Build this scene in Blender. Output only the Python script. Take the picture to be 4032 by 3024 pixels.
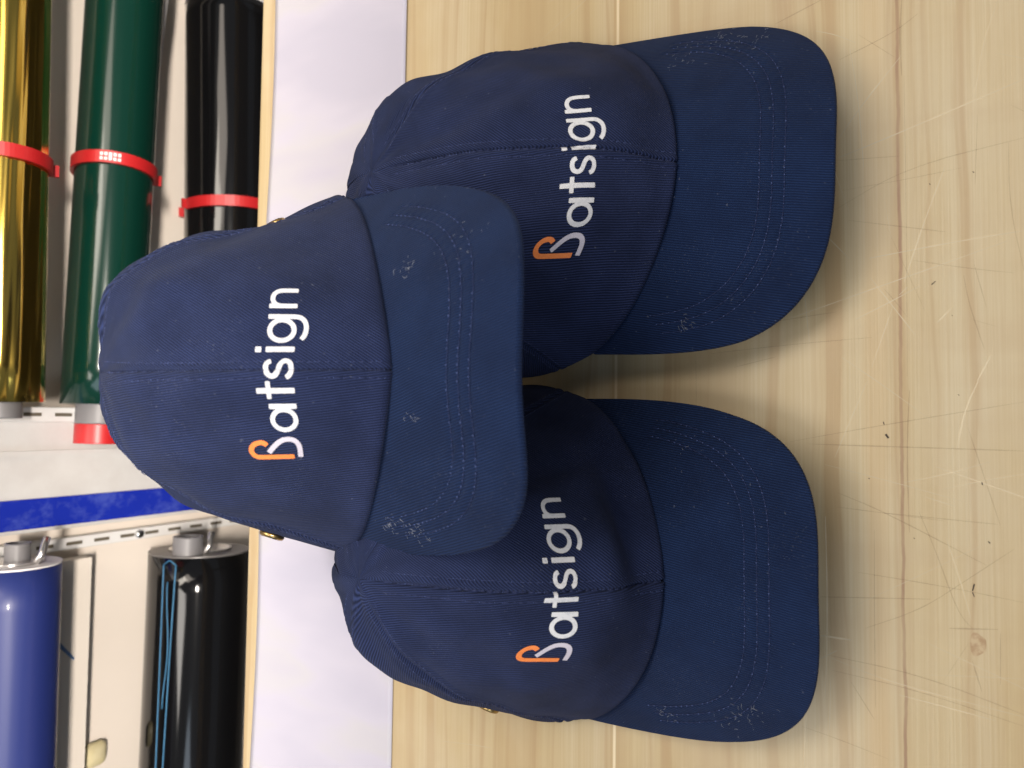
import bpy, math, random, json
import numpy as np
from mathutils import Matrix, Vector
from mathutils.bvhtree import BVHTree
random.seed(7); rng=np.random.RandomState(5)
S=bpy.context.scene; COL=S.collection
for o in list(bpy.data.objects): bpy.data.objects.remove(o)

# ---------------------------------------------------------------- camera
F=770.0; CAM=np.array([0,0,.40])
M=np.array([[0.9988786428669985,-0.01099305002724742,0.046050077907443795],
            [0.01146167979817665,-0.8875852986434875,-0.460500779074438],
            [0.045935680253986075,0.4605122044887079,-0.8864639997182931]])  # cam(right,down,fwd)=M@world, phone held on its side
cam=bpy.data.cameras.new('camera'); camo=bpy.data.objects.new('camera',cam); COL.objects.link(camo)
right,down,fwd=M[0],M[1],M[2]
rot=Matrix((tuple(down),tuple(right),tuple(-fwd))).transposed()
camo.matrix_world=Matrix.Translation(Vector(CAM))@rot.to_4x4()
cam.sensor_width=36; cam.lens=F/1024*36; cam.clip_start=.01; cam.clip_end=50
cam.dof.use_dof=True; cam.dof.focus_distance=.40; cam.dof.aperture_fstop=9.5
S.camera=camo
S.render.resolution_x=1024; S.render.resolution_y=768
# ---------------------------------------------------------------- light
W=bpy.data.worlds.new('World'); S.world=W; W.use_nodes=True
W.node_tree.nodes['Background'].inputs[0].default_value=(.80,.88,1.0,1)
W.node_tree.nodes['Background'].inputs[1].default_value=.145
def area(name,loc,target,size,sy,power,col):
    l=bpy.data.lights.new(name,'AREA'); l.shape='RECTANGLE'; l.size=size; l.size_y=sy; l.energy=power; l.color=col
    o=bpy.data.objects.new(name,l); COL.objects.link(o); o.location=loc
    o.rotation_euler=(Vector(target)-Vector(loc)).to_track_quat('-Z','Y').to_euler(); return o
area('ceiling_light',(.32,.39,1.25),(.10,.18,0),.8,.34,10.0,(1.0,.91,.79))
area('ceiling_light',(-.36,.39,1.25),(-.08,.18,0),.8,.34,6.8,(1.0,.94,.87))
area('room_light',(1.0,-.3,1.9),(.1,.45,0),.8,.6,7,(1.0,.88,.76))
area('window_light',(-1.4,-.45,1.2),(-.1,.35,0),1.0,.8,7.5,(.74,.86,1.0))
rl=area('rack_fill',(.05,-.85,1.30),(.05,.65,-.09),1.3,.12,1.9,(1.0,.91,.82)); rl.data.spread=math.radians(16)  # added fill with no real fixture, narrow beam brightening the rack wall
S.view_settings.view_transform='Standard'; S.view_settings.look='None'
S.view_settings.exposure=-0.02
S.cycles.use_light_tree=False
S.cycles.sample_clamp_indirect=4; S.view_settings.gamma=1

# ---------------------------------------------------------------- helpers
def unproj(U,V,plane,val):      # upright pixel (768 wide, 1024 high) to a point of a world plane
    r=np.array([(U-384)/F,(V-512)/F,1.])@M
    return CAM+r*((val-CAM[plane])/r[plane])
def ph(x,y,plane=2,val=0.0):    # photograph pixel (4032x3024)
    return unproj(768-y/3.9375,x/3.9375,plane,val)
def tag(o,label=None,cat=None,group=None,kind=None):
    for k,v in (('label',label),('category',cat),('group',group),('kind',kind)):
        if v: o[k]=v
    return o
def empty(name,loc=(0,0,0),mat=None):
    o=bpy.data.objects.new(name,None); COL.objects.link(o); o.empty_display_size=.02
    if mat is not None: o.matrix_world=mat
    else: o.location=loc
    return o
def mesh(name,verts,faces,mat=None,parent=None,uv=None,smooth=True):
    me=bpy.data.meshes.new(name); me.from_pydata([tuple(map(float,v)) for v in verts],[],[tuple(map(int,f)) for f in faces])
    if smooth: me.polygons.foreach_set('use_smooth',[True]*len(me.polygons))
    if uv is not None:
        l=me.uv_layers.new(name='UVMap'); idx=np.zeros(len(me.loops),int); me.loops.foreach_get('vertex_index',idx)
        l.data.foreach_set('uv',np.asarray(uv)[idx].astype(np.float32).ravel())
    me.update()
    o=bpy.data.objects.new(name,me); COL.objects.link(o)
    if mat: me.materials.append(mat)
    if parent is not None: o.parent=parent
    return o
def gridfaces(nu,nv,off=0,flip=False,wrap=False):
    f=[]
    for j in range(nv-1):
        for i in range(nu if wrap else nu-1):
            a=off+j*nu+i;b=off+j*nu+(i+1)%nu;c=b+nu;d=a+nu
            f.append((a,d,c,b) if flip else (a,b,c,d))
    return f
class MB:
    def __init__(s): s.v=[];s.f=[];s.m=[]
    def add(s,v,f,mi=0):
        o=len(s.v); s.v+= [tuple(map(float,x)) for x in v]; s.f+=[tuple(int(i)+o for i in q) for q in f]; s.m+=[mi]*len(f)
    def box(s,lo,hi,mi=0):
        x0,y0,z0=lo;x1,y1,z1=hi
        s.add([(x0,y0,z0),(x1,y0,z0),(x1,y1,z0),(x0,y1,z0),(x0,y0,z1),(x1,y0,z1),(x1,y1,z1),(x0,y1,z1)],
              [(0,3,2,1),(4,5,6,7),(0,1,5,4),(1,2,6,5),(2,3,7,6),(3,0,4,7)],mi)
    def tube(s,pts,r,n=8,mi=0,closed=False,flat=1.0,up=None):
        pts=np.asarray(pts,float); N=len(pts); T=np.gradient(pts,axis=0)
        if closed: T=np.roll(pts,-1,0)-np.roll(pts,1,0)
        T/=np.linalg.norm(T,axis=1)[:,None]+1e-12; ref=np.array(up if up is not None else (0,0,1.))
        v=[]
        for p,t in zip(pts,T):
            a=np.cross(ref,t); 
            if np.linalg.norm(a)<1e-3: a=np.cross((1,0,0),t)
            a/=np.linalg.norm(a); b=np.cross(t,a)
            for k in range(n):
                q=2*math.pi*k/n; v.append(p+r*(a*math.cos(q)+b*math.sin(q)*flat))
        f=[]
        for j in range(N if closed else N-1):
            for k in range(n):
                a_=j*n+k;b_=j*n+(k+1)%n;c_=((j+1)%N)*n+(k+1)%n;d_=((j+1)%N)*n+k; f.append((a_,b_,c_,d_))
        if not closed: f+= [tuple(range(n))[::-1],tuple(range((N-1)*n,N*n))]
        s.add(v,f,mi)
    def build(s,name,mats,parent=None,smooth=True):
        mats=mats if isinstance(mats,(list,tuple)) else [mats]
        o=mesh(name,s.v,s.f,None,parent,smooth=smooth)
        for m in mats: o.data.materials.append(m)
        o.data.polygons.foreach_set('material_index',s.m); return o
# material node helper
class NT:
    def __init__(s,name):
        s.m=bpy.data.materials.new(name); s.m.use_nodes=True; s.t=s.m.node_tree; s.b=s.t.nodes['Principled BSDF']
    def n(s,typ,**k):
        x=s.t.nodes.new(typ)
        for a,b in k.items():
            if a.startswith('i_'):
                key=a[2:]; key=int(key) if key.isdigit() else key
                s.set(x.inputs[key],b)
            else: setattr(x,a,b)
        return x
    def set(s,inp,v):
        if isinstance(v,bpy.types.NodeSocket): s.t.links.new(v,inp)
        else: inp.default_value=v
    def math(s,op,a,b=None,c=None,clamp=False):
        x=s.t.nodes.new('ShaderNodeMath'); x.operation=op; x.use_clamp=clamp; s.set(x.inputs[0],a)
        if b is not None: s.set(x.inputs[1],b)
        if c is not None: s.set(x.inputs[2],c)
        return x.outputs[0]
    def mix(s,fac,a,b,mode='MIX'):
        x=s.t.nodes.new('ShaderNodeMix'); x.data_type='RGBA'; x.blend_type=mode
        s.set(x.inputs[0],fac); s.set(x.inputs[6],a); s.set(x.inputs[7],b); return x.outputs[2]
    def ramp(s,fac,stops,interp='LINEAR'):
        x=s.t.nodes.new('ShaderNodeValToRGB'); x.color_ramp.interpolation=interp; e=x.color_ramp.elements
        while len(e)<len(stops): e.new(.5)
        for q,(p,c) in zip(e,stops): q.position=p; q.color=c if len(c)==4 else (*c,1)
        s.set(x.inputs[0],fac); return x.outputs[0]
    def noise(s,vec,scale,detail=3,rough=.5,dim='3D',lac=2.0):
        x=s.n('ShaderNodeTexNoise',noise_dimensions=dim); s.set(x.inputs['Vector'],vec)
        x.inputs['Scale'].default_value=scale; x.inputs['Detail'].default_value=detail; x.inputs['Roughness'].default_value=rough
        return x.outputs[0]
    def mapping(s,vec,scale=(1,1,1),rotz=0,loc=(0,0,0)):
        x=s.n('ShaderNodeMapping'); s.set(x.inputs['Vector'],vec); x.inputs['Scale'].default_value=scale
        x.inputs['Rotation'].default_value=(0,0,rotz); x.inputs['Location'].default_value=loc; return x.outputs[0]
    def P(s,**k):
        for a,b in k.items(): s.set(s.b.inputs[a.replace('_',' ')],b)
def plain(name,col,rough=.5,metal=0,**k):
    t=NT(name); t.P(Base_Color=(*col,1),Roughness=rough,Metallic=metal,**k)
    return t.m
def mottled(name,col,col2,rough=.5,scale=20,bump=.0,**k):
    t=NT(name); tc=t.n('ShaderNodeTexCoord').outputs['Object']; nz=t.noise(tc,scale,5,.6)
    t.P(Base_Color=t.ramp(nz,[(.35,col),(.65,col2)]),Roughness=rough,**k)
    if bump:
        b=t.n('ShaderNodeBump'); b.inputs['Strength'].default_value=bump; b.inputs['Distance'].default_value=.001; t.set(b.inputs['Height'],nz); t.set(t.b.inputs['Normal'],b.outputs[0])
    return t.m

# ---------------------------------------------------------------- cap fabric
def twill(name,base,hi,period=.00108):
    t=NT(name); uv=t.n('ShaderNodeUVMap').outputs[0]; tc=t.n('ShaderNodeTexCoord').outputs['Object']
    sx=t.n('ShaderNodeSeparateXYZ'); t.set(sx.inputs[0],uv); u,v=sx.outputs[0],sx.outputs[1]
    wob=t.math('MULTIPLY',t.math('SUBTRACT',t.noise(tc,90,2),.5),.0006)
    ph_=t.math('MULTIPLY',t.math('ADD',u,wob),2*math.pi/period)
    w=t.math('MULTIPLY_ADD',t.math('SINE',ph_),.5,.5)
    fine=t.noise(t.mapping(uv,(2600,900,1)),1,3,.65)
    big=t.noise(tc,14,4,.6)
    con=t.math('MULTIPLY',w,t.ramp(t.noise(tc,45,3,.6),[(.3,(.45,)*3),(.7,(1,)*3)]))
    f=t.math('ADD',t.math('MULTIPLY',con,.95),t.math('MULTIPLY',fine,.28))
    col=t.mix(f,(*base,1),(*hi,1))
    col=t.mix(t.math('MULTIPLY',big,.35),col,(base[0]*1.5,base[1]*1.2,base[2]*1.05,1))
    # lint: fine pale specks gathered in patches and a few scuffs
    patch=t.ramp(t.noise(tc,26,3,.6),[(.50,(0,)*3),(.72,(1,)*3)])
    sp=t.ramp(t.noise(tc,1100,2,.7),[(.64,(0,)*3),(.72,(1,)*3)])
    fib=t.ramp(t.noise(t.mapping(tc,(1,3.5,1),.6),420,4,.75),[(.64,(0,)*3),(.72,(1,)*3)])
    rare=t.ramp(t.noise(tc,520,1,.5),[(.765,(0,)*3),(.80,(1,)*3)])
    l=t.math('ADD',t.math('MULTIPLY',patch,t.math('ADD',t.math('MULTIPLY',sp,.22),t.math('MULTIPLY',fib,.22))),t.math('MULTIPLY',rare,.16),clamp=True)
    col=t.mix(l,col,(.30,.33,.40,1))
    b=t.n('ShaderNodeBump'); b.inputs['Strength'].default_value=.8; b.inputs['Distance'].default_value=.0004
    t.set(b.inputs['Height'],t.math('ADD',w,t.math('MULTIPLY',fine,.7))); t.set(t.b.inputs['Normal'],b.outputs[0])
    t.P(Base_Color=col,Roughness=.92); t.b.inputs['Specular IOR Level'].default_value=.18
    t.b.inputs['Sheen Weight'].default_value=.04; t.b.inputs['Sheen Roughness'].default_value=.55; t.b.inputs['Sheen Tint'].default_value=(.55,.66,1,1)
    return t.m
FAB=twill('navy_twill',(.0018,.0040,.0155),(.028,.043,.128))
FABB=twill('navy_twill_brim',(.0015,.0052,.024),(.0105,.029,.096))
THREAD=plain('thread',(.015,.026,.095),.7)
THREADK=plain('thread_knot',(.050,.080,.215),.7)
LINT=plain('pale_lint',(.22,.24,.30),.9)
BANDM=plain('sweatband_cotton',(.012,.018,.045),.9)
BRASS=plain('brass',(.42,.29,.12),.28,1.0)
def printm(name,c,c2):
    t=NT(name); tc=t.n('ShaderNodeTexCoord').outputs['Object']
    nz=t.noise(tc,700,4,.7)
    t.P(Base_Color=t.ramp(nz,[(.30,c2),(.5,c)]),Roughness=.55)
    b=t.n('ShaderNodeBump'); b.inputs['Strength'].default_value=.35; b.inputs['Distance'].default_value=.0002; t.set(b.inputs['Height'],nz); t.set(t.b.inputs['Normal'],b.outputs[0])
    return t.m
PW=printm('print_white',(.62,.63,.67),(.47,.49,.55)); PO=printm('print_orange',(.85,.24,.055),(.70,.19,.05)); PL=printm('print_lavender',(.56,.53,.62),(.50,.47,.56))

CAPS=json.loads('''{"T": {"px": 0.02174, "py": 0.26252, "pz": 0.10524, "yaw": -0.0315, "pitch": -0.50982, "roll": -0.05578, "a": 0.08973, "bf": 0.08773, "bb": 0.09477, "H": 0.09487, "fr1": 0.96954, "fz1": 0.54898, "fr2": 0.5987, "sr1": 0.68832, "sz1": 0.60567, "sr2": 0.67668, "br1": 0.9497, "bz1": 0.49304, "br2": 0.54149, "nb": 1.57408, "k": 4.45196, "tanp": 0.32574, "w": 0.0808, "L": 0.12639, "n": 3.14461, "yb": -0.00786, "thc": 1.22965}, "R": {"px": 0.1198, "py": 0.19064, "pz": 0.03978, "yaw": -0.00413, "pitch": -0.14698, "roll": 0.07234, "a": 0.09549, "bf": 0.09519, "bb": 0.09487, "H": 0.06, "fr1": 0.96568, "fz1": 0.5412, "fr2": 0.59082, "sr1": 0.71985, "sz1": 0.47416, "sr2": 0.65826, "br1": 0.99441, "bz1": 0.60982, "br2": 0.70242, "nb": 1.86578, "k": 4.81033, "tanp": 0.19008, "w": 0.0865, "L": 0.12092, "n": 2.93567, "yb": -0.04202, "thc": 1.08398}, "L": {"px": -0.0737, "py": 0.19388, "pz": 0.04179, "yaw": 0.00547, "pitch": -0.07684, "roll": -0.00621, "a": 0.09325, "bf": 0.09038, "bb": 0.09293, "H": 0.07355, "fr1": 0.97, "fz1": 0.55, "fr2": 0.6, "sr1": 0.75867, "sz1": 0.42638, "sr2": 0.59183, "br1": 0.9687, "bz1": 0.52202, "br2": 0.55643, "nb": 1.86392, "k": 4.40707, "tanp": -0.03849, "w": 0.0826, "L": 0.12554, "n": 3.44356, "yb": -0.02851, "thc": 1.16011}}''')
def rotm(yaw,pitch,roll):
    return (Matrix.Rotation(yaw,4,'Z')@Matrix.Rotation(pitch,4,'X')@Matrix.Rotation(roll,4,'Y'))
def zs(p,x,f): return -p['k']*x*x-(f-p['bf'])*p['tanp']
def base(p,th):
    th=np.asarray(th,float); e=np.where(np.cos(th)>0,2/p['nb'],1.)
    x=p['a']*np.sign(np.sin(th))*np.abs(np.sin(th))**e
    f=np.where(np.cos(th)>0,p['bf'],p['bb'])*np.sign(np.cos(th))*np.abs(np.cos(th))**e
    tc=np.clip(th,-p['thc'],p['thc'])
    z=zs(p,p['a']*np.sign(tc)*np.abs(np.sin(tc))**(2/p['nb']),p['bf']*np.cos(tc)**(2/p['nb']))
    return x,f,z
def crown0(p,th,t):
    th=(np.asarray(th,float)+np.pi)%(2*np.pi)-np.pi
    x,f,z=base(p,th); cc=np.cos(th);q=cc*cc
    g=lambda n: p['s'+n]+np.where(cc>0,p['f'+n]-p['s'+n],p['b'+n]-p['s'+n])*q
    u=1-t; c=u**3+3*u*u*t*g('r1')+3*u*t*t*g('r2'); s=3*u*u*t*g('z1')+3*u*t*t+t**3
    return np.stack(np.broadcast_arrays(x*c,-(p['yb']+(f-p['yb'])*c),z+(p['H']-z)*s),-1)
SEAMS=[-2.30,-1.30,0.0,1.30,2.30,math.pi,-math.pi]
def crown(p,th,t,extra=0.0,groove=True):
    th,t=np.broadcast_arrays(np.asarray(th,float),np.asarray(t,float))
    P=crown0(p,th,t); e=1e-3
    tt=np.clip(t,.002,.97)
    A=crown0(p,th+e,tt)-crown0(p,th-e,tt); B=crown0(p,th,tt+e)-crown0(p,th,tt-e)
    N=np.cross(A,B); N/=np.linalg.norm(N,axis=-1,keepdims=True)+1e-12
    rr=np.hypot(P[...,0],P[...,1]+p['yb'])+1e-6
    D=np.zeros_like(t)
    if groove:
        for s in SEAMS:
            d=np.abs(th-s)*rr
            D=D+np.clip((rr-.010)/.012,0,1)*(-(.0014 if s==0 else .0008)*np.exp(-(d/.0010)**2)+.00026*np.exp(-((d-.0032)/.0022)**2)-.0003*np.exp(-((d-.0066)/.0007)**2)+.00012*np.sin(t*260+th*9)*np.exp(-(d/.006)**2))
    fr=1/(1+np.exp((np.abs(th)-p['thc'])/.05))
    D=D+fr*(.0028*np.exp(-(t/.05)**2)-.0012*np.exp(-(t/.012)**2))
    # soft body: sags, a pressed line either side of the stiffened front, wrinkles
    q=p['seed']
    fade=np.sin(np.clip(t,0,1)*math.pi)**.7
    D=D+fade*(.0018*np.sin(3.1*th+q)*np.sin(5*t+q*2)+.0009*np.sin(7*th+2*q+3*t)+.0005*np.sin(13*th-q+9*t)+.0008*np.sin(4*th+17*t+q)+.0005*np.sin(9*th-23*t+3*q))
    D=D+.0026*fade*np.clip(1-np.abs(P[...,0]-p['ks']*p['cr'])/.020,0,1)-.0006*fade*np.exp(-np.abs(P[...,0]+p['cr']*1.05)/.005)
    for (a0,t0,sa,st,am) in p['dents']: D=D+am*np.exp(-((th-a0)/sa)**2-((t-t0)/st)**2)
    return P+N*(D+extra)[...,None]
def outer(p,ps,ins_s=0,ins_f=0):
    xc=p['a']*np.sin(p['thc'])**(2/p['nb']);fc=p['bf']*np.cos(p['thc'])**(2/p['nb'])
    s_=np.abs(np.sin(ps))**(2/p['n'])*np.sign(ps);c_=np.abs(np.cos(ps))**(2/p['n'])
    x=s_*(xc+(p['w']-xc)*np.minimum(1,np.cos(ps)*2)-ins_s); f=fc+(p['L']-ins_f)*c_
    return x,f
EM_O=[(148,306),(160,318),(174,338),(177,367),(160,422),(110,457),(62,448),(33,420),(26,385),(27,300),(28,200),(28,77)]
EM_L=[(72,300),(108,268),(145,234),(180,192),(201,150),(206,105),(198,62),(175,32),(130,16),(80,17),(22,22)]
def ell(cx,cy,rx,ry,a0=0,a1=360,n=40):
    return [(cx+rx*math.cos(math.radians(a0+(a1-a0)*i/n)),cy+ry*math.sin(math.radians(a0+(a1-a0)*i/n))) for i in range(n+1)]
LETTERS=[ # (points, width)
 (ell(388,120,93,104),45),([(511,-2),(511,242)],50),
 ([(648,0),(648,330)],50),([(578,226),(728,226)],42),
 ([(897,192),(885,222),(858,234),(825,234),(788,222),(770,190),(776,158),(800,138),(835,126),(872,112),(897,88),(900,56),(880,28),(845,18),(800,22),(772,42),(762,66)],45),
 ([(998,0),(998,243)],50),([(998,282),(998,332)],52),
 (ell(1168,120,93,104),45),([(1292,242),(1292,10),(1287,-30),(1262,-66),(1222,-86),(1170,-89),(1120,-76),(1086,-50)],44),
 ([(1391,0),(1391,242)],44),([(1391,120),(1396,170),(1420,205),(1460,220),(1502,212),(1530,184),(1541,140),(1541,0)],42)]
def smooth_poly(pts,n=3):
    pts=np.array(pts,float)
    if len(pts)<3: return pts
    for _ in range(n):  # Chaikin
        q=[pts[0]]
        for a,b in zip(pts[:-1],pts[1:]): q+= [a*.75+b*.25,a*.25+b*.75]
        q.append(pts[-1]); pts=np.array(q)
    return pts
def resample(pts,step):
    pts=np.asarray(pts,float); s=np.r_[0,np.cumsum(np.linalg.norm(np.diff(pts,axis=0),axis=1))]
    n=max(2,int(s[-1]/step)+1); q=np.linspace(0,s[-1],n)
    return np.stack([np.interp(q,s,pts[:,i]) for i in range(pts.shape[1])],1)

def make_cap(key,label,name='baseball_cap'):
    p=CAPS[key]
    Mx=Matrix.Translation((p['px'],p['py'],p['pz']))@rotm(p['yaw'],p['pitch'],p['roll'])
    root=empty(name,mat=Mx); tag(root,label,'cap','navy caps with the same print')
    # --- crown: six panels
    sm=sorted(set(SEAMS)); allv=[];allf=[]
    tg=np.r_[np.linspace(0,.12,14),np.linspace(.12,1,66)[1:]]
    for k in range(6):
        a0,a1=sm[k],sm[k+1]
        q=np.linspace(0,1,61); q=q-.9*np.sin(2*np.pi*q)/(2*np.pi)*1.0   # denser towards the seams
        th=a0+(a1-a0)*q
        TH,T=np.meshgrid(th,tg); P=crown(p,TH,T)
        mid=(a0+a1)/2; front=abs(mid)<1
        arc=np.r_[np.zeros((1,len(th))),np.cumsum(np.linalg.norm(np.diff(P,axis=0),axis=2),0)]
        u=P[...,0] if front else P[...,1]
        if abs(mid)>2.5: u=P[...,0]
        ang={True:(.12 if mid<0 else -.62),False:(.5 if mid<0 else -.4)}[front]
        uu=u*math.cos(ang)+arc*math.sin(ang); vv=-u*math.sin(ang)+arc*math.cos(ang)
        f=gridfaces(len(th),len(tg),flip=False)
        v=P.reshape(-1,3)
        # turned-in hem along the opening
        th2=th; hem=crown(p,th2,np.zeros_like(th2),extra=-.0022)+np.array([0,0,.0002]); hem2=crown(p,th2,np.full_like(th2,.03),extra=-.0026)
        n0=len(v); v=np.r_[v,hem,hem2]; nt=len(th)
        for i in range(nt-1): f+=[(i,n0+i,n0+i+1,i+1)][:1]; f.append((n0+i,n0+nt+i,n0+nt+i+1,n0+i+1))
        uvv=np.r_[np.stack([uu,vv],-1).reshape(-1,2),np.stack([uu[0],vv[0]],-1),np.stack([uu[0],vv[0]],-1)]
        pn=mesh('crown_panel',v,f,FAB,root,uv=uvv)
        pn['label']=('front' if front else 'side' if abs(mid)<2 else 'rear')+' panel of the crown'
        off=len(allv); allv+= [tuple(map(float,x)) for x in P.reshape(-1,3)]; allf+=[tuple(int(i)+off for i in q_) for q_ in gridfaces(len(th),len(tg))]
        # stitching on this panel: one row beside each of its seams, plus the seam itself on the left border
        mb=MB()
        def srow(th_s,dist,t0=.02,t1=.93,knots=True,step=.0033):
            tt=np.linspace(t0,t1,160); B=crown0(p,np.full_like(tt,th_s),tt); r=np.hypot(B[:,0],B[:,1]+p['yb'])
            thq=th_s+dist/np.maximum(r,.009); ok=(r>.012)
            pts=crown(p,thq[ok],tt[ok],extra=.00002)
            pts=resample(pts,step)
            for i in range(len(pts)-1):
                a,b=pts[i],pts[i+1]; m=a+(b-a)*.5
                jit=rng.normal(0,.00008,3)
                mb.tube([a+(b-a)*.12+jit,m+jit+np.array([0,-.00008,.00008]),a+(b-a)*.88+jit],.00017,5,0)
                if knots and rng.rand()<.45: mb.tube([a-(b-a)*.05,a+(b-a)*.06],.00024,5,1)
        if front:
            srow(0.0,(.0066 if mid>0 else -.0066)); srow(0.0,(.0004 if mid>0 else -.0004),step=.0036)
            e=1.30 if mid>0 else -1.30; srow(e,-np.sign(e)*.0035,t1=.97)
        elif abs(mid)<2:
            e=1.30*np.sign(mid); srow(e,np.sign(e)*.0030); srow(2.30*np.sign(mid),-np.sign(mid)*.0035)
        else:
            e=2.30*np.sign(mid); srow(e,np.sign(e)*.0035)
        mb.build('stitching',[THREAD,THREADK],pn)
        # brass eyelet
        et=p.get('eye',.36); ea={True:.78*np.sign(mid),False:mid}[front]
        if not front:
            if abs(mid)<2: ea=np.sign(mid)*p.get('eyea',1.72)
            c=crown(p,ea,et); a=crown(p,ea+.02,et)-crown(p,ea-.02,et); b=crown(p,ea,et+.02)-crown(p,ea,et-.02)
            a/=np.linalg.norm(a); nrm=np.cross(a,b); nrm/=np.linalg.norm(nrm); b=np.cross(nrm,a)
            eb=MB(); ring=[c+nrm*.0006+.0046*(a*math.cos(w)+b*math.sin(w)) for w in np.linspace(0,2*math.pi,33)[:-1]]
            eb.tube(ring,.0016,8,0,closed=True,up=nrm,flat=1); eb.build('eyelet',BRASS,pn)
    bvh=BVHTree.FromPolygons(allv,allf)
    # --- brim
    ns,nl=261,121
    ps=np.linspace(-1,1,ns); psi=ps*(math.pi/2)*.9999
    psi=np.sign(ps)*np.abs(ps)**1.0*(math.pi/2)*.9999
    ox,of=outer(p,psi)
    # inner seam curve, slipped a little under the crown edge
    thi=ps*p['thc']; bx,bf_,bz=base(p,thi); ix,iff=bx*.985,bf_*.985
    Lq=np.r_[np.linspace(0,.93,nl-20),1-.07*np.linspace(1,0,21)[1:]**1.5]
    X=ix[None]*(1-Lq[:,None])+ox[None]*Lq[:,None]; Fq=iff[None]*(1-Lq[:,None])+of[None]*Lq[:,None]
    rows=[]
    ROWS=p.get('rows',((.0085,.020),(.0125,.0252),(.0165,.0305)))
    for (is_,if_) in ROWS:
        q=np.linspace(-1.32,1.32,200)+.0; xr,fr_=outer(p,q,is_,if_); rows.append((xr,fr_))
    Z=zs(p,X,Fq)
    G=np.zeros_like(Z)
    for xr,fr_ in rows:
        d2=np.full(X.shape,1.)
        for a in range(0,len(xr)-1):
            ax,af=xr[a],fr_[a]; dx,df=xr[a+1]-ax,fr_[a+1]-af
            tq=np.clip(((X-ax)*dx+(Fq-af)*df)/(dx*dx+df*df+1e-12),0,1); d2=np.minimum(d2,(X-ax-tq*dx)**2+(Fq-af-tq*df)**2)
        G-=(.00050+.00012*np.sin(1500*X+700*Fq))*np.exp(-d2/(.00095**2))-.00016*np.sin(950*X*np.sign(.03-np.abs(X))+ 1100*Fq)*np.exp(-d2/(.0030**2))
    q=p['seed']
    Z0=Z+.0007*np.sin(38*X+q)*Lq[:,None]+.0006*np.sin(60*Fq+q*2+20*X)+.00035*np.sin(110*X-q+30*Fq)+p.get('wave',0)*np.cos(X/p['w']*3.0)*Lq[:,None]**3
    Zt=Z0+G
    th_=.0028
    edge=np.clip((1-Lq)/.012,0,1)[:,None]; Zt=Zt-(.0012)*(1-np.sqrt(np.clip(1-(1-edge)**2,0,1)))
    top=np.stack([X,-Fq,Zt],-1); bot=np.stack([X,-Fq,Z0-th_+(.0012)*(1-np.sqrt(np.clip(1-(1-edge)**2,0,1)))],-1)
    v=np.r_[top.reshape(-1,3),bot.reshape(-1,3)]; n0=ns*nl
    f=gridfaces(ns,nl,flip=True)+gridfaces(ns,nl,off=n0,flip=False)
    L0=(nl-1)*ns
    for i in range(ns-1): f.append((L0+i,L0+i+1,n0+L0+i+1,n0+L0+i)[::-1]); f.append((i,i+1,n0+i+1,n0+i))
    for j in range(nl-1):
        f.append((j*ns,(j+1)*ns,n0+(j+1)*ns,n0+j*ns)); f.append((j*ns+ns-1,n0+j*ns+ns-1,n0+(j+1)*ns+ns-1,(j+1)*ns+ns-1))
    ang=p.get('bang',.25); uu=X*math.cos(ang)+Fq*math.sin(ang); vv=-X*math.sin(ang)+Fq*math.cos(ang)
    uvv=np.stack([uu,vv],-1).reshape(-1,2); br=mesh('brim',v,f,FABB,root,uv=np.r_[uvv,uvv])
    mb=MB()
    for xr,fr_ in rows:
        pts=np.stack([xr,-fr_,zs(p,xr,fr_)],-1)
        pts[:,2]+=.0007*np.sin(38*pts[:,0]+q)*.75+.0006*np.sin(-60*pts[:,1]+q*2+20*pts[:,0])+.00035*np.sin(110*pts[:,0]-q-30*pts[:,1])-.0002
        pts=resample(pts,.0031)
        for i in range(len(pts)-1):
            a,b=pts[i],pts[i+1]; j=rng.normal(0,.00007,3)
            mb.tube([a+j,(a+b)/2+j-np.array([0,0,.00012]),b+j],.00014,4,0)
            if rng.rand()<.7:
                dv=(b-a); mb.tube([a-dv*.10+[0,0,.00018],a+dv*.10+[0,0,.00018]],.00026*rng.uniform(.6,1.3),5,1)
    mb.build('stitching',[THREAD,THREADK],br)
    # lint caught on the brim
    mb=MB()
    for (lx,lf,sp_,cn) in p.get('lint',()):
        for _ in range(cn):
            x0=lx+rng.normal(0,sp_); f0=lf+rng.normal(0,sp_*1.3); a=rng.uniform(0,6.28); L_=rng.uniform(.0006,.0022); c_=rng.uniform(-1.5,1.5)
            pts=[]
            for k in range(5):
                t_=k/4; aa=a+c_*t_; xx=x0+L_*t_*math.cos(aa); ff=f0+L_*t_*math.sin(aa)
                zz=float(zs(p,xx,ff))+.0007*math.sin(38*xx+q)*.6+.0006*math.sin(60*ff+q*2+20*xx)+.00035*math.sin(110*xx-q+30*ff)+.00015+.0002*math.sin(3.14*t_)
                pts.append((xx,-ff,zz))
            mb.tube(pts,rng.uniform(.00004,.00009),4)
    if mb.v: tag(mb.build('lint',LINT,br),kind='stuff')
    # --- sweatband inside the opening
    th=np.linspace(-math.pi,math.pi,121)[:-1]; a=crown(p,th,np.full_like(th,.004),extra=-.0032,groove=False); b=crown(p,th,np.full_like(th,.09),extra=-.0075,groove=False)
    mesh('sweatband',np.r_[a,b],gridfaces(120,2,wrap=True),BANDM,root)
    # --- print pressed on the front
    s=p['ts']; c0=crown(p,np.array(p['tth']),np.array(p['tt'])); 
    nn=np.array([0,-math.cos(p['tilt']),math.sin(p['tilt'])]); up=np.array([0,math.sin(p['tilt']),math.cos(p['tilt'])]); rt=np.array([1.,0,0])
    R0=p['R0']; cr_,sr_=math.cos(p['trot']),math.sin(p['trot'])
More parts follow.
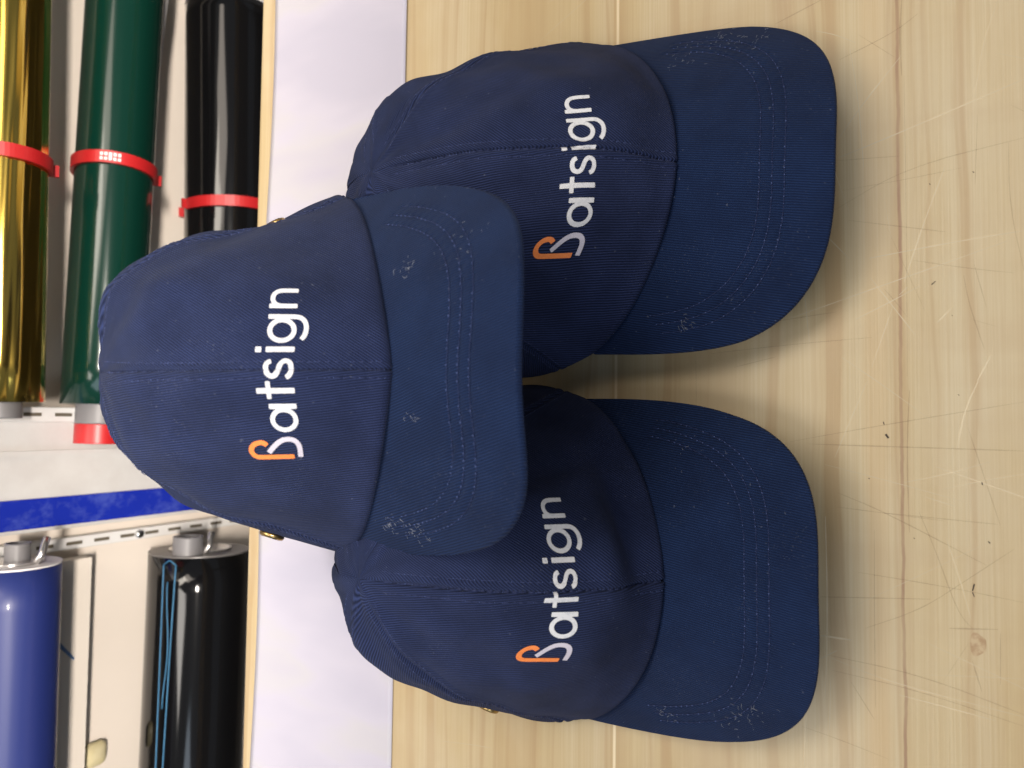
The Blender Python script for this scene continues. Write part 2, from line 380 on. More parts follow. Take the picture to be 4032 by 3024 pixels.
    def put(uvp,lift):
        out=[]
        for u,v_ in uvp:
            u=(u-845)*s; v_=(v_-120)*s*p.get('tvs',1); u,v_=u*cr_-v_*sr_,u*sr_+v_*cr_
            x=R0*math.sin(u/R0)+p.get('tdx',0); o=Vector(c0+nn*.08+rt*(x-c0[0])+up*v_)
            h,n_,_,_=bvh.ray_cast(o,Vector(-nn))
            if h is None: h=o-Vector(nn*.08);n_=Vector(nn)
            if n_.dot(Vector(nn))<0: n_=-n_
            out.append(np.array(h+n_*lift))
        return out
    def ribbon(mb,pts,wd,lift,cutdir=None):
        c=resample(smooth_poly(pts),9.0); closed=np.linalg.norm(c[0]-c[-1])<1
        T=np.gradient(c,axis=0)
        if closed: T[0]=T[-1]=c[1]-c[-2]
        T/=np.linalg.norm(T,axis=1)[:,None]; Nn=np.stack([-T[:,1],T[:,0]],1); K=5; vs=[]
        for i,(a,n_) in enumerate(zip(c,Nn)):
            w_=wd/2
            if not closed and (i==0 or i==len(c)-1): w_*=.86
            for k in range(K): vs.append(a+n_*w_*(2*k/(K-1)-1))
        v3=put(vs,lift); mb.add(v3,gridfaces(K,len(c),flip=False))
    mb=MB()
    for i,(pts,wd) in enumerate(LETTERS): ribbon(mb,pts,wd*.93,.00028+.00004*(i%2))
    mb.build('lettering',PW,root)
    mb=MB(); ribbon(mb,EM_L,46,.00028); el=mb.build('emblem',PL,root)
    mb=MB(); ribbon(mb,EM_O,46,.00034); mb.build('emblem_stroke',PO,el)
    return root

D=dict(seed=.6,cr=.034,ks=1,dents=[],ts=4.95e-5,tt=.40,tth=0.0,tilt=.5,R0=.085,trot=0.0)
for k in 'TRL': 
    q=dict(D); q.update(CAPS[k]); CAPS[k]=q
CAPS['T'].update(lint=((.042,.088,.0022,22),(-.068,.060,.0020,24),(-.069,.074,.0026,34),(-.02,.098,.002,8),(.05,.112,.005,10)),seed=.6,bang=-.3,wave=-.0008,tt=.285,ts=4.5e-5,tvs=.97,tdx=.001,eye=.17,eyea=1.62,dents=[(1.55,.2,.22,.10,-.006),(1.32,.72,.25,.12,.0025),(-1.35,.6,.3,.14,-.002)])
CAPS['R'].update(lint=((.072,.108,.004,26),(.062,.088,.005,20),(-.072,.092,.0018,16),(.066,.125,.003,14)),seed=2.1,bang=.16,tdx=-.0075,tt=.405,trot=.09,tvs=.87,ts=4.75e-5,eye=.2,eyea=1.9)
CAPS['L'].update(ks=-1,lint=((-.055,.128,.003,22),(-.070,.085,.002,12),(-.062,.118,.004,12),(.06,.10,.004,5)),seed=4.0,bang=.16,tt=.428,tdx=.006,tvs=.90,ts=4.7e-5,eye=.13,eyea=1.72,dents=[(.40,.15,.34,.055,-.0060),(.25,.27,.3,.06,.0025),(.75,.3,.08,.25,-.003)])

# ================================================================ setting
def wood(name):
    t=NT(name); tc=t.n('ShaderNodeTexCoord').outputs['Object']
    sx=t.n('ShaderNodeSeparateXYZ'); t.set(sx.inputs[0],tc); X,Y=sx.outputs[0],sx.outputs[1]
    # boards run along X; joints across Y
    yy=t.math('MULTIPLY_ADD',Y,1.0,.6)
    jit=t.ramp(yy,[(0,(.2,)*3),(.47,(.55,)*3),(.604,(.38,)*3),(.7436,(.62,)*3),(.88,(.45,)*3)],'CONSTANT')
    warp=t.noise(t.mapping(tc,(3,9,1)),1,3,.5)
    yw=t.math('ADD',Y,t.math('MULTIPLY',t.math('SUBTRACT',warp,.5),.030))
    cmb=t.n('ShaderNodeCombineXYZ'); t.set(cmb.inputs[0],t.math('MULTIPLY',X,1.2)); t.set(cmb.inputs[1],t.math('MULTIPLY',yw,110)); t.set(cmb.inputs[2],t.math('MULTIPLY',jit,40))
    g1=t.noise(cmb.outputs[0],1.0,3,.55)
    cm2=t.n('ShaderNodeCombineXYZ'); t.set(cm2.inputs[0],t.math('MULTIPLY',X,9)); t.set(cm2.inputs[1],t.math('MULTIPLY',Y,900)); 
    g2=t.noise(cm2.outputs[0],1.0,3,.6)
    cm3=t.n('ShaderNodeCombineXYZ'); t.set(cm3.inputs[0],t.math('MULTIPLY',X,.9)); t.set(cm3.inputs[1],t.math('MULTIPLY',Y,26)); t.set(cm3.inputs[2],t.math('MULTIPLY',jit,9))
    g3=t.noise(cm3.outputs[0],1.0,3,.55)
    col=t.ramp(g3,[(.30,(.43,.315,.17)),(.45,(.485,.385,.22)),(.62,(.52,.435,.28)),(.75,(.45,.345,.20))])
    col=t.mix(t.ramp(g1,[(.36,(.70,)*3),(.45,(.16,)*3),(.60,(0,)*3)]),col,(.37,.245,.12,1))
    col=t.mix(t.ramp(g2,[(.40,(.0,)*3),(.62,(.42,)*3)]),col,(.42,.31,.16,1))
    blot=t.noise(t.mapping(tc,(5,9,1)),1,5,.6)
    col=t.mix(t.ramp(blot,[(.45,(0,)*3),(.75,(.35,)*3)]),col,(.60,.55,.44,1))
    cross=t.noise(t.mapping(tc,(40,3,1)),1,3,.6)
    col=t.mix(t.ramp(cross,[(.5,(0,)*3),(.75,(.28,)*3)]),col,(.42,.31,.19,1))
    for (y0,wd,c,st,ns) in ((.1436,.0006,(.80,.70,.50),.7,40),(.0043,.00055,(.22,.10,.06),.65,55),(.0150,.0040,(.50,.34,.17),.45,6)):
        wy=t.math('ADD',Y,t.math('MULTIPLY',t.math('SUBTRACT',t.noise(t.mapping(tc,(ns*.35,1,1)),1,4,.6),.5),.004 if y0<.1 else .0006))
        d=t.math('ABSOLUTE',t.math('SUBTRACT',wy,y0))
        m=t.ramp(t.math('DIVIDE',d,wd*2),[(.35,(1,)*3),(.9,(0,)*3)])
        m=t.math('MULTIPLY',m,t.math('MULTIPLY',t.ramp(t.noise(t.mapping(tc,(ns*.3,4,1),loc=(y0*9,0,0)),1,3,.6),[(.3,(.35,)*3),(.6,(1,)*3)]),st))
        col=t.mix(m,col,(*c,1))
    t.P(Base_Color=col,Roughness=t.ramp(blot,[(.3,(.34,)*3),(.7,(.52,)*3)]))
    t.b.inputs['Specular IOR Level'].default_value=.45
    b=t.n('ShaderNodeBump'); b.inputs['Strength'].default_value=.25; b.inputs['Distance'].default_value=.0004; t.set(b.inputs['Height'],t.math('ADD',g1,g2)); t.set(t.b.inputs['Normal'],b.outputs[0])
    return t.m
WOOD=wood('pine_boards')
YE=.4155   # rear edge of the table
table=empty('workbench',(0,.1,0)); tag(table,'pale pine workbench top covered in knife scratches under the caps','table')
mb=MB(); mb.box((-1.1,-.7,-.035),(1.1,YE,0)); tt_=mb.build('tabletop',WOOD,None,smooth=False)
tt_.parent=table; tt_.matrix_parent_inverse=table.matrix_world.inverted(); tt_.parent=None
tt_.parent=table; tt_.location=(0,-.1,0)
bv=tt_.modifiers.new('bev','BEVEL'); bv.width=.0012; bv.segments=2
LEGM=plain('dark_leg',(.25,.2,.14),.6)
for sx_ in (-1,1):
    for y_ in (-.63,.34):
        mb=MB(); mb.box((sx_*1.02-.035,y_-.135,-.80),(sx_*1.02+.035,y_-.065,-.0352)); mb.build('leg',LEGM,table,smooth=False)
# scratches scored into the boards
SL=NT('scratch_pale'); SL.P(Base_Color=(.92,.81,.59,1),Roughness=.6,Alpha=.50); SL=SL.m
SD=NT('scratch_dark'); SD.P(Base_Color=(.27,.17,.08,1),Roughness=.6,Alpha=.17); SD=SD.m
SK=plain('dark_speck',(.04,.03,.025),.8)
mb=MB(); cnt=[0]
def scratch(pts,w,mi):
    w=w*(1.05 if mi==0 else 1)
    z=.00010+.0000009*cnt[0]; cnt[0]+=1
    P=np.array([ph(x,y)[:2] for x,y in pts]); P=resample(smooth_poly(P,2) if len(P)>2 else P,.004); T=np.gradient(P,axis=0); T/=np.linalg.norm(T,axis=1)[:,None]+1e-12
    N=np.stack([-T[:,1],T[:,0]],1); n=len(P); w_=w*np.sin(np.linspace(.08,math.pi-.08,n))**.4*rng.uniform(.6,1.2,n)
    v=[(*(p_-n_*q/2),z) for p_,n_,q in zip(P,N,w_)]+[(*(p_+n_*q/2),z) for p_,n_,q in zip(P,N,w_)]
    mb.add([(a,b-.1,c) for a,b,c in v],[(i,i+1,n+i+1,n+i)[::-1] for i in range(n-1)],mi)
c7=lambda x,y:(2800+x/1.1063,y/1.1063); c8=lambda x,y:(2800+x/1.0885,1500+y/1.0885)
for pts,w,mi in (
 ([c7(550,690),c7(830,575),c7(1363,345)],.0005,0),([c7(555,605),c7(640,480),c7(830,240)],.0005,0),([c7(605,215),c7(640,420),c7(665,730)],.00045,0),
 ([c7(1018,730),c7(930,960),c7(840,1230)],.0005,0),([c7(690,1125),c7(1080,1050),c7(1363,1005)],.0005,0),([c7(350,1385),c7(730,1250),c7(1290,1050)],.0004,0),
 ([c7(690,1205),c7(890,1460)],.0004,0),([c7(515,1040),c7(600,1125)],.0005,0),([c7(820,1285),c7(855,1250)],.0007,0),([c7(985,1405),c7(1045,1345)],.0006,0),
 ([c7(1160,1659),c7(1218,1550)],.0007,0),([c7(700,1600),c7(790,1340)],.0004,0),([c7(600,960),c7(1020,1010)],.0005,1),([c7(550,700),c7(820,680)],.0004,1),
 ([c7(560,260),c7(800,140),c7(900,60)],.0005,1),([c7(280,105),c7(480,0)],.0006,1),([c7(640,150),c7(800,250)],.0003,1),([c7(530,920),c7(850,730),c7(1363,600)],.0004,1),
 ([c7(0,1540),c7(350,1500),c7(700,1470)],.0004,1),([c7(100,1600),c7(280,1555)],.0004,1),([c7(830,0),c7(822,160),c7(830,330)],.0009,1),([c7(840,330),c7(850,900),c7(855,1640)],.0003,1),
 ([c7(1100,1200),c7(1125,1330),c7(1190,1520)],.0004,1),([c7(1145,1150),c7(1200,1340)],.0004,1),([c7(1295,620),c7(1300,900),c7(1363,1180)],.0004,1),([c7(1160,500),c7(1150,800)],.0003,1),
 ([c7(1250,0),c7(1180,200),c7(1150,420)],.0003,0),
 ([c8(340,260),c8(700,195),c8(1341,90)],.0004,1),([c8(545,480),c8(740,560),c8(1180,790)],.0005,1),([c8(1145,0),c8(1085,130),c8(1055,290)],.0007,0),([c8(670,0),c8(600,160),c8(530,330)],.0004,0),
 ([c8(465,925),c8(940,935)],.0005,1),([c8(740,565),c8(1230,615)],.0004,1),([c8(630,820),c8(1000,880),c8(1341,950)],.0004,1),([c8(890,560),c8(960,720),c8(1060,1000),c8(1120,1060)],.0004,1),
 ([c8(480,1170),c8(900,1260),c8(1341,1430)],.0005,1),([c8(520,1240),c8(900,1330),c8(1341,1480)],.0004,1),([c8(500,1180),c8(760,1290),c8(1341,1440)],.0003,0),([c8(470,1090),c8(600,1110)],.0009,0),
 ([c8(470,1190),c8(540,1155)],.0006,0),([c8(600,1290),c8(700,1450)],.0005,1),([c8(490,580),c8(500,1000),c8(490,1350)],.0006,0),([c8(390,1480),c8(560,1540),c8(760,1620)],.0004,1),([c8(405,1400),c8(400,1659)],.0006,0),
 ([c8(1020,1060),c8(1230,1065)],.0008,1),([c8(660,1060),c8(900,980),c8(1100,850),c8(1300,720)],.0004,1),([c8(420,270),c8(1341,300)],.0006,1),([c8(540,540),c8(1000,600)],.0004,1),
 ([c8(1100,200),c8(1200,500),c8(1240,620)],.0004,1),([c8(850,40),c8(838,300),c8(850,650)],.0006,1),([c8(700,640),c8(700,1000),c8(705,1400)],.0004,1),([c8(1240,1080),c8(1240,1300)],.0004,1),([c8(1120,1200),c8(1160,1330)],.0005,1)):
    scratch(pts,w,mi)
for _ in range(70):     # many faint small ones all over
    x,y=rng.uniform(1650,4000),rng.uniform(0,3024); a=rng.choice([rng.normal(-.35,.2),rng.normal(.3,.2),rng.normal(1.5,.4)]); l=rng.uniform(80,600)
    scratch([(x,y),(x+l*math.cos(a)*.5+rng.normal(0,4),y+l*math.sin(a)*.5+rng.normal(0,4)),(x+l*math.cos(a),y+l*math.sin(a))],rng.uniform(.00015,.0004),int(rng.rand()<.30))
for pts,w in (([c8(738,175),c8(742,188)],.0012),([c8(748,228),c8(760,245)],.0022),([c8(1160,434),c8(1163,446)],.0011),([c8(1188,688),c8(1196,696)],.0012),([c8(1120,900),c8(1135,890),c8(1140,880),c8(1128,870)],.0016),([c8(1128,925),c8(1140,915),c8(1120,905)],.0012),
  ([c8(674,416),c8(680,420)],.001),([c8(1058,58),c8(1064,62)],.001),([c8(868,672),c8(873,676)],.0008),([c7(960,1240),c7(978,1225)],.0010),([c7(1048,1373),c7(1052,1377)],.0008),([c7(1138,748),c7(1146,752)],.001),([c7(950,800),c7(955,805)],.0009)):
    scratch(pts,w,2)
tag(mb.build('scratch_marks',[SL,SD,SK],table),kind='stuff')
# resin knot in the boards
kn=ph(*c8(1145,1130)); KM=NT('knot'); kt=KM.n('ShaderNodeTexCoord').outputs['Object']; KM.P(Base_Color=KM.ramp(KM.noise(kt,300,3),[(.4,(.36,.24,.13)),(.6,(.47,.36,.22))]),Roughness=.5); 
ang=np.linspace(0,2*math.pi,25)[:-1]
v=[(kn[0]+.0048*math.cos(a)*(1+.2*math.sin(3*a)),kn[1]-.1+.0036*math.sin(a)*(1+.15*math.cos(2*a)),.00007) for a in ang]
mesh('knot',v,[tuple(range(24))],KM.m,table)

# white paper sheet behind the caps
PM=NT('white_paper'); pc=PM.n('ShaderNodeTexCoord').outputs['Object']
PM.P(Base_Color=PM.ramp(PM.noise(PM.mapping(pc,(16,6,1),.5),1,3,.5),[(.36,(.43,.42,.515)),(.50,(.475,.46,.55)),(.56,(.48,.47,.52)),(.7,(.445,.43,.52))]),Roughness=.45); PM=PM.m
a=ph(1607,0)[:2]; b=ph(1543,3024)[:2]; c=ph(990,3024)[:2]; d=ph(1083,0)[:2]
a,d=a+(a-b)*.6,d+(d-c)*.6; b,c=b-(a-b)*.4,c-(d-c)*.4
nx,ny=90,30; v=[]
for j in range(ny):
    for i in range(nx):
        q=a*(1-i/(nx-1))+b*(i/(nx-1)); r=d*(1-i/(nx-1))+c*(i/(nx-1)); w=q*(1-j/(ny-1))+r*(j/(ny-1))
        z=.0006+.0007*(1+math.sin(w[0]*21+w[1]*9))*.5+ (.0012*max(0,math.sin(w[0]*13+1.2))**2 if j>ny-6 else 0)*(j-(ny-6))/6
        if j>ny-4: w=w+np.array([0,.0025*math.sin(w[0]*17+.6)])
        v.append((w[0],w[1],z))
pp=mesh('paper_sheet',v,gridfaces(nx,ny),PM); tag(pp,'long sheet of white paper lying across the bench behind the caps','paper')
so=pp.modifiers.new('s','SOLIDIFY'); so.thickness=.0003

# ---------------------------------------------------------------- wall and rack
YW=.642; YR=.598
WM=mottled('cream_wall',(.72,.645,.56),(.77,.69,.605),.55,6,.1)
mb=MB(); mb.box((-1.6,YW,-.9),(1.6,YW+.05,1.2)); tag(mb.build('wall',WM,None,smooth=False),kind='structure')
mb=MB(); mb.box((-2.5,-2.5,-.86),(2.5,3,-.80)); tag(mb.build('floor',plain('grey_floor',(.22,.2,.18),.6),None,smooth=False),kind='structure')
WHITE=mottled('white_painted',(.60,.58,.56),(.66,.65,.63),.42,30,.25)
def vbar(name,Ua,Ub,V0,V1,y0,y1,mat,parent=None,zlo=-.75,zhi=.9):
    # upright bar whose left/right edges pass the given picture columns
    l=[unproj(Ua[0],V0,1,y0)[0],unproj(Ua[1],V1,1,y0)[0]]; r=[unproj(Ub[0],V0,1,y0)[0],unproj(Ub[1],V1,1,y0)[0]]
    xl,xr=sum(l)/2,sum(r)/2
    mb=MB(); mb.box((xl,y0,zlo),(xr,y1,zhi)); o=mb.build(name,mat,parent,smooth=False)
    bv=o.modifiers.new('b','BEVEL'); bv.width=.001; bv.segments=2; return o,xl,xr
post=empty('wall_post',(-.04,YW-.02,-.75)); tag(post,'white painted upright post between the two roll racks','post')
def rel(o,par): o.location=-Vector(par.location); 
o,xl,xr=vbar('post_body',(217+40-26,262-18),(352,352),0,100,YW-.020,YW-.0005,WHITE,post); rel(o,post)
px0,px1=xl,xr
mb=MB(); mb.box((px0+(px1-px0)*.66,YW-.0235,-.75),(px0+(px1-px0)*.70,YW-.0203,.9)); o=mb.build('moulding',WHITE,post,smooth=False); rel(o,post)
BT=NT('blue_tape'); bc=BT.n('ShaderNodeTexCoord').outputs['Object']
sm_=BT.ramp(BT.noise(BT.mapping(bc,(60,60,45)),1,4,.7),[(.50,(0,)*3),(.66,(.5,)*3)])
BT.P(Base_Color=BT.mix(sm_,(.012,.028,.36,1),(.09,.13,.48,1)),Roughness=.16); 
bb=BT.n('ShaderNodeBump'); bb.inputs['Strength'].default_value=.3; bb.inputs['Distance'].default_value=.001; BT.set(bb.inputs['Height'],BT.noise(bc,70,3)); BT.set(BT.b.inputs['Normal'],bb.outputs[0])
o,_,_=vbar('blue_tape_strip',(239,247),(269,275),0,130,YW-.0222,YW-.0203,BT.m); tag(o,'glossy blue vertical tape strip stuck down the white post','tape')
RAILM=mottled('white_metal_rail',(.72,.70,.68),(.78,.77,.75),.35,40,0); SLOT=plain('slot_dark',(.12,.10,.07),.8)
STEEL=plain('galvanised_screw',(.6,.6,.6),.25,1.0)
for (Ua,Ub,lab,scr) in (((216,224),(228,236),'white slotted metal rail with a screw, between the blue strip and the blue roll',True),((349,343),(364,357),'white slotted metal rail behind the core ends of the gold and green rolls',False)):
    rr=empty('slotted_rail',(0,YW-.010,-.75))
    o,x0,x1=vbar('rail_body',Ua,Ub,30,130,YW-.0285 if not scr else YW-.0105,YW-.0005,RAILM,rr); rr.location.x=(x0+x1)/2; rel(o,rr)
    yf=(YW-.0285 if not scr else YW-.0105)
    mb=MB(); xm=(x0+x1)/2
    for k in range(-16,14): mb.box((xm-.0014,yf-.0004,k*.025+.004),(xm+.0014,yf+.001,k*.025+.018))
    o=mb.build('slots',SLOT,rr,smooth=False); rel(o,rr)
    if scr:
        z=unproj(231,138,1,YW-.01)[2]; mb=MB(); mb.tube([(xm,yf-.003,z),(xm,yf+.001,z)],.0035,14); o=mb.build('screw',STEEL,rr); rel(o,rr)
    tag(rr,lab,'rail','slotted wall rails')

def vinyl(name,c1,rough=.12,metal=0.,extra=None,coat=0.12):
    t=NT(name); tc=t.n('ShaderNodeTexCoord').outputs['Object']
    nz=t.noise(t.mapping(tc,(3,60,60)),1,2,.5)
    b=t.n('ShaderNodeBump'); b.inputs['Strength'].default_value=.25; b.inputs['Distance'].default_value=.002; t.set(b.inputs['Height'],nz); t.set(t.b.inputs['Normal'],b.outputs[0])
    t.P(Base_Color=(*c1,1),Roughness=rough,Metallic=metal); t.b.inputs['Coat Weight'].default_value=coat; t.b.inputs['Coat Roughness'].default_value=.05
    return t.m
CORE=plain('grey_core',(.17,.165,.17),.45); CORED=plain('core_inside',(.08,.07,.06),.8); SHINY=plain('shiny_lever',(.65,.63,.62),.2,.9)
REDP=plain('red_plastic',(.45,.014,.016),.38); WPAP=plain('backing_paper',(.72,.69,.68),.5)
def axis_frame(A,B):
    d=B-A; L=np.linalg.norm(d); d/=L; n1=np.cross(d,(0,1.,0)); n1/=np.linalg.norm(n1); n2=np.cross(d,n1); return d,L,n1,n2
def lathe(mb,A,B,prof,n=64,mi=0,wob=None):
    # prof: list (s along A->B in metres, radius)
    d,L,n1,n2=axis_frame(A,B); v=[]
    for s_,r in prof:
        for k in range(n):
            q=2*math.pi*k/n; rr=r+(wob(q,s_) if wob else 0); v.append(A+d*s_+rr*(n1*math.cos(q)+n2*math.sin(q)))
    mb.add(v,gridfaces(n,len(prof),wrap=True),mi)
def cyl(name,A,B,r,mat,parent,r_in=None,wob=None,n=72):
    L=np.linalg.norm(B-A); mb=MB(); ss=np.linspace(0,L,24)
    prof=[(0,r_in or 1e-4)]+[(s_,r) for s_ in ss]+[(L,r_in or 1e-4)]
    if r_in: prof+= [(L,r_in),(0,r_in)][:2]
    lathe(mb,A,B,prof,n,0,(lambda q,s_: wob(q,s_)) if wob else None)
    o=mb.build(name,mat,parent)
    o.data.polygons.foreach_set('use_smooth',[abs(p_.normal.dot(Vector((B-A)/L)))<.7 for p_ in o.data.polygons])
    return o
def roll(label,e0,e1,x_ext,mat,y=YR,kind=None,rs=1.0):
    # e=(U,Vtop,Vbot) of the two visible ends; x_ext metres added beyond the second (hidden) end
    P=[];R=[]
    for U,a,b in (e0,e1):
        p_=unproj(U,(a+b)/2,1,y); dd=(p_-CAM)@M[2]; P.append(p_); R.append((b-a)/2*dd/F*rs)
    A,B=P; d=(B-A)/np.linalg.norm(B-A); B=B+d*x_ext; r=sum(R)/2
    root=empty('vinyl_roll',tuple(A)); tag(root,label,'vinyl roll','rolls of coloured film on the wall rack')
    AL=A-A; BL=B-A
    sh=cyl('film',AL,BL,r,mat,root,r_in=r*.55,wob=lambda q,s_: .0)
    sh['label']=kind or 'wound film'
    return root,AL,BL,r,d,A
def protr(root,A,d,r,length,mat,name='core',up=0.):
    A=A+up*np.array([0,-.45,.89])
    # a tube that sticks out beyond the end A (away from the roll)
    o=cyl(name,A-d*length,A+d*.02,r,mat,root,r_in=r*.8); return o
def offU(A,d,U):
    return min(np.linspace(0,.7,1401),key=lambda o: abs((lambda c: 384+F*c[0]/c[2])((A+d*o-CAM)@M.T)-U))
def clip(A,d,r,off,lab,w=.010,tilt=0.06,gap=1.0,tab=True,a0=0.0):
    c=A+d*off; n1=np.cross(d,(0,1.,0)); n1/=np.linalg.norm(n1); n2=np.cross(d,n1)
    mb=MB(); ths=np.linspace(-2.75,2.75,60)+a0; v=[]
    for q in ths:
        for (rr,ww) in ((r+.0004,-w/2),(r+.0030,-w/2),(r+.0030,w/2),(r+.0004,w/2)):
            v.append(rr*(n1*math.cos(q)+n2*math.sin(q))+d*(ww+tilt*r*math.sin(q+.6)))
    f=[]
    for j in range(59):
        for k in range(4): a=j*4+k;b=j*4+(k+1)%4; f.append((a,b,b+4,a+4))
    f+=[(0,1,2,3)[::-1],(59*4,59*4+1,59*4+2,59*4+3)]
    mb.add(v,f)
    root=empty('roll_clip',tuple(c)); tag(root,lab,'clip','red plastic clips round the rolls')
    mb.build('band',REDP,root,smooth=False)
    for q in (ths[0],ths[-1]):
        mb=MB()
        rd=n1*math.cos(q)+n2*math.sin(q); tg=np.cross(d,rd)
        p0=rd*(r+.0035)+d*(tilt*r*math.sin(q+.6)); 
        L=[p0+d*sx*w*.45+rd*sr*.0035+tg*st*.0012 for sx in(-1,1) for sr in (-1,1) for st in (-1,1)]
        mb.add(L,[(0,1,3,2),(4,6,7,5),(0,4,5,1),(2,3,7,6),(0,2,6,4),(1,5,7,3)])
        mb.build('grip',REDP,root,smooth=False)
    # raised pale stamp on the band
    return root,n1,n2
# gold
GOLD=vinyl('gold_foil',(.72,.50,.10),.17,1.0)
gb=[n for n in GOLD.node_tree.nodes if n.type=='BUMP'][0]; gb.inputs['Strength'].default_value=.9; gb.inputs['Distance'].default_value=.006
g,A,B,r,d,A0=roll('mirror gold foil roll beside the green roll, red clip round it',(366,-30,30),(768,-40,54),.4,GOLD,kind='mirror gold film')
protr(g,A,d,r*.5,.012,CORE)
# loose lower sheet of the gold roll
mb=MB(); d_,L_,n1,n2=axis_frame(A,B); fl=[]
for s_ in np.linspace(.004,L_,12):
    for k,q in enumerate(np.linspace(0,1,6)): fl.append(A+d*s_+np.array([0,-r*.80+.012*q,-r*.62-.010*q]))
mb.add(fl,gridfaces(6,12)); 
clip(A0,d,r,offU(A0,d,606),'red plastic clip snapped round the gold roll')
# green
GREEN=vinyl('green_film',(.002,.026,.017),.16,0)
g,A,B,r,d,A0=roll('dark green vinyl roll with a grey core and red end band',(363,66,136),(768,89,161),.4,GREEN,kind='dark green film')
protr(g,A,d,r*.62,.016,CORE); cyl('end_band',A-d*.032,A-d*.016,r*.625,REDP,g)
# curling free edge under the green roll
WP2=WPAP
mb=MB(); vv=[]
for i,s_ in enumerate(np.linspace(.01,.60,40)):
    for k,q in enumerate(np.linspace(0,1,8)):
        w=.3+.7*min(1,max(0,(s_-.26)/.12)); vv.append(A+d*s_+np.array([0,-r*.25-.002+.006*q*w,-r*1.0-.001-.010*q*w*w]))
mb.add(vv,gridfaces(8,40)); fe=mb.build('free_edge',WP2,g); so=fe.modifiers.new('s','SOLIDIFY'); so.thickness=.0004
_c=clip(A0,d,r,offU(A0,d,597),'red plastic clip snapped round the green roll, stamped white')
_r,_n1,_n2=_c; mb=MB()      # pale stamp on the green roll's clip
for k in range(5):
    q0=.62+k*.10
    for (wa,wb) in ((-.0032,-.0008),(.0004,.0032)) if k!=2 else ((-.0032,.0032),):
        v=[(r+.00325)*(_n1*math.cos(q)-_n2*math.sin(q)*-1)+d*(w+.06*r*math.sin(q+.6)) for q,w in ((q0,wa),(q0+.07,wa),(q0+.07,wb),(q0,wb))]
        mb.add(v,[(0,1,2,3)])
mb.build('stamp',WPAP,_r,smooth=False)
# right black
BLACK=vinyl('black_film',(.004,.004,.0045),.10,0)
g,A,B,r,d,A0=roll('glossy black vinyl roll with a red clip, between the green roll and the bench edge',(754,189,276),(460,187,275),.0,BLACK,kind='glossy black film')
cyl('roll_end',A-d*.0022,A-d*.0002,r*1.005,WPAP,g); protr(g,A,d,r*.5,.010,CORE)
clip(A0,d,r,offU(A0,d,556),'red plastic clip snapped round the black roll beside the bench edge',tilt=-.03,a0=.62)
# left blue
BLUE=vinyl('blue_film',(.016,.028,.15),.42,0)
g,A,B,r,d,A0=roll('royal blue vinyl roll with a grey core, cut by the photo edge',(203,-28,57),(0,-34,49),.5,BLUE,kind='royal blue film')
cyl('roll_end',A-d*.0015,A-d*.0002,r*1.0,WPAP,g)
protr(g,A,d,r*.28,.016,CORE,up=-r*.1)
def lever(g,A,d,r,h):
    mb=MB(); c=A-d*.008+np.array([0,-r*.45,h]); mb.tube([c+np.array([-.010,0,.004]),c+np.array([0,-.006,0]),c+np.array([.012,-.002,-.006])],.0028,8); mb.build('lever',SHINY,g)
    cyl('end_cap',A-d*.0035,A-d*.0017,r*.62,SHINY,g)
lever(g,A,d,r,-r*.25)
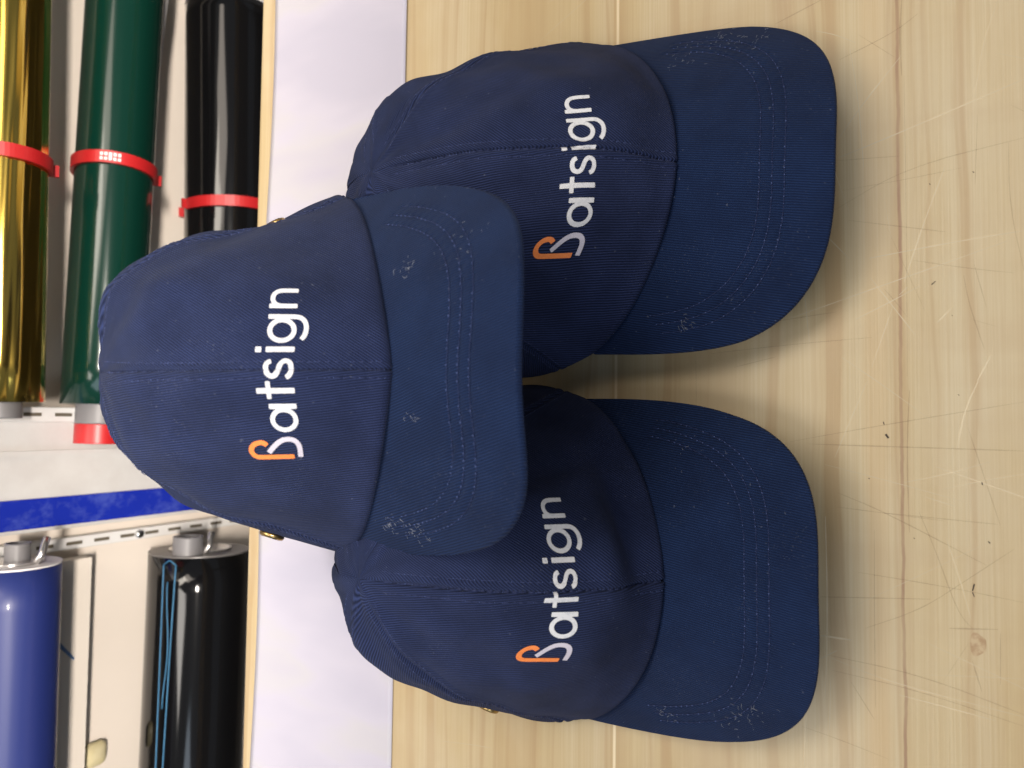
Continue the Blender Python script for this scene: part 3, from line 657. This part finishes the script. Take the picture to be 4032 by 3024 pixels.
# left black
g,A,B,r,d,A0=roll('glossy black vinyl roll with a light blue reflection along it and a grey core',(217,153,247),(0,143,239),.5,BLACK,kind='glossy black film')
cyl('roll_end',A-d*.0015,A-d*.0002,r*1.0,plain('grey_end',(.13,.12,.115),.35),g)
protr(g,A,d,r*.29,.018,CORE,up=r*.62); lever(g,A,d,r,r*.28)
BL=plain('blue_reflection',(.04,.17,.32),.5); mb=MB()  # soft blue reflection on the film, drawn as thin coloured tubes
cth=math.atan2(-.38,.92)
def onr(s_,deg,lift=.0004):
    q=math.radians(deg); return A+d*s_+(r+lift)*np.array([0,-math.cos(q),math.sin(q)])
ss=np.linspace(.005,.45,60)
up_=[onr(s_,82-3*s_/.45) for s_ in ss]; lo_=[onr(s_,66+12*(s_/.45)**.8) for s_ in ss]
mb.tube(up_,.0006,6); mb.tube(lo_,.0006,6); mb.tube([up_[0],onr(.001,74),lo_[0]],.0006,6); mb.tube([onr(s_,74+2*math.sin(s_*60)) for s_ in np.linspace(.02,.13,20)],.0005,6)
mb.build('reflection_outline',BL,g)
# cream panel behind the blue roll
CP=mottled('cream_board',(.76,.69,.60),(.80,.73,.64),.5,10,.1)
p0=unproj(211,92,1,YW-.018); p1=unproj(0,84,1,YW-.018)
mb=MB(); mb.box((-.9,YW-.018,p0[2]),(p0[0],YW-.0006,.9)); o=mb.build('backing_board',CP,None,smooth=False); tag(o,'cream board hanging on the wall behind the blue roll','board')
mk=[]
PEN=plain('blue_pen',(.16,.28,.50),.6)
mb=MB()
for q in range(3):
    a_=unproj(223-q*2-480/5.8+57.5,58,1,YW-.0182); 
    s0=unproj(285.5-925/5.812-q*2.2,340/5.812,1,YW-.0182); s1=unproj(285.5-1020/5.812-q*1.0,430/5.812,1,YW-.0182)
    mb.tube([s0,s1],.0005,4)
pm=mb.build('pen_marks',PEN,o)
# lump of yellowish tape at the board edge
tm=mottled('yellowed_tape',(.60,.52,.28),(.66,.58,.36),.35,60,.3)
c=unproj(285.5-1590/5.812,565/5.812,1,YW-.008); ub=[]
mb=MB(); n_=20
for j in range(8):
    for i in range(n_):
        a_=2*math.pi*i/n_; b_=j/7*math.pi/2
        ub.append(c+np.array([.011*math.copysign(abs(math.cos(a_))**.5,math.cos(a_))*math.cos(b_),-.006*math.sin(b_)+.0055,.012*math.copysign(abs(math.sin(a_))**.5,math.sin(a_))*math.cos(b_)]))
mb.add(ub,gridfaces(n_,8,wrap=True)); tag(mb.build('tape_patch',tm,None),'small yellowed lump of tape on the cream wall under the board','tape')

# ================================================================ the caps
make_cap('T','navy cap stacked on top of the other two caps, fully visible and nearest the rack')
make_cap('R','navy cap flat on the bench under the top cap, on the green roll side')
make_cap('L','navy cap flat on the bench under the top cap, on the blue roll side')
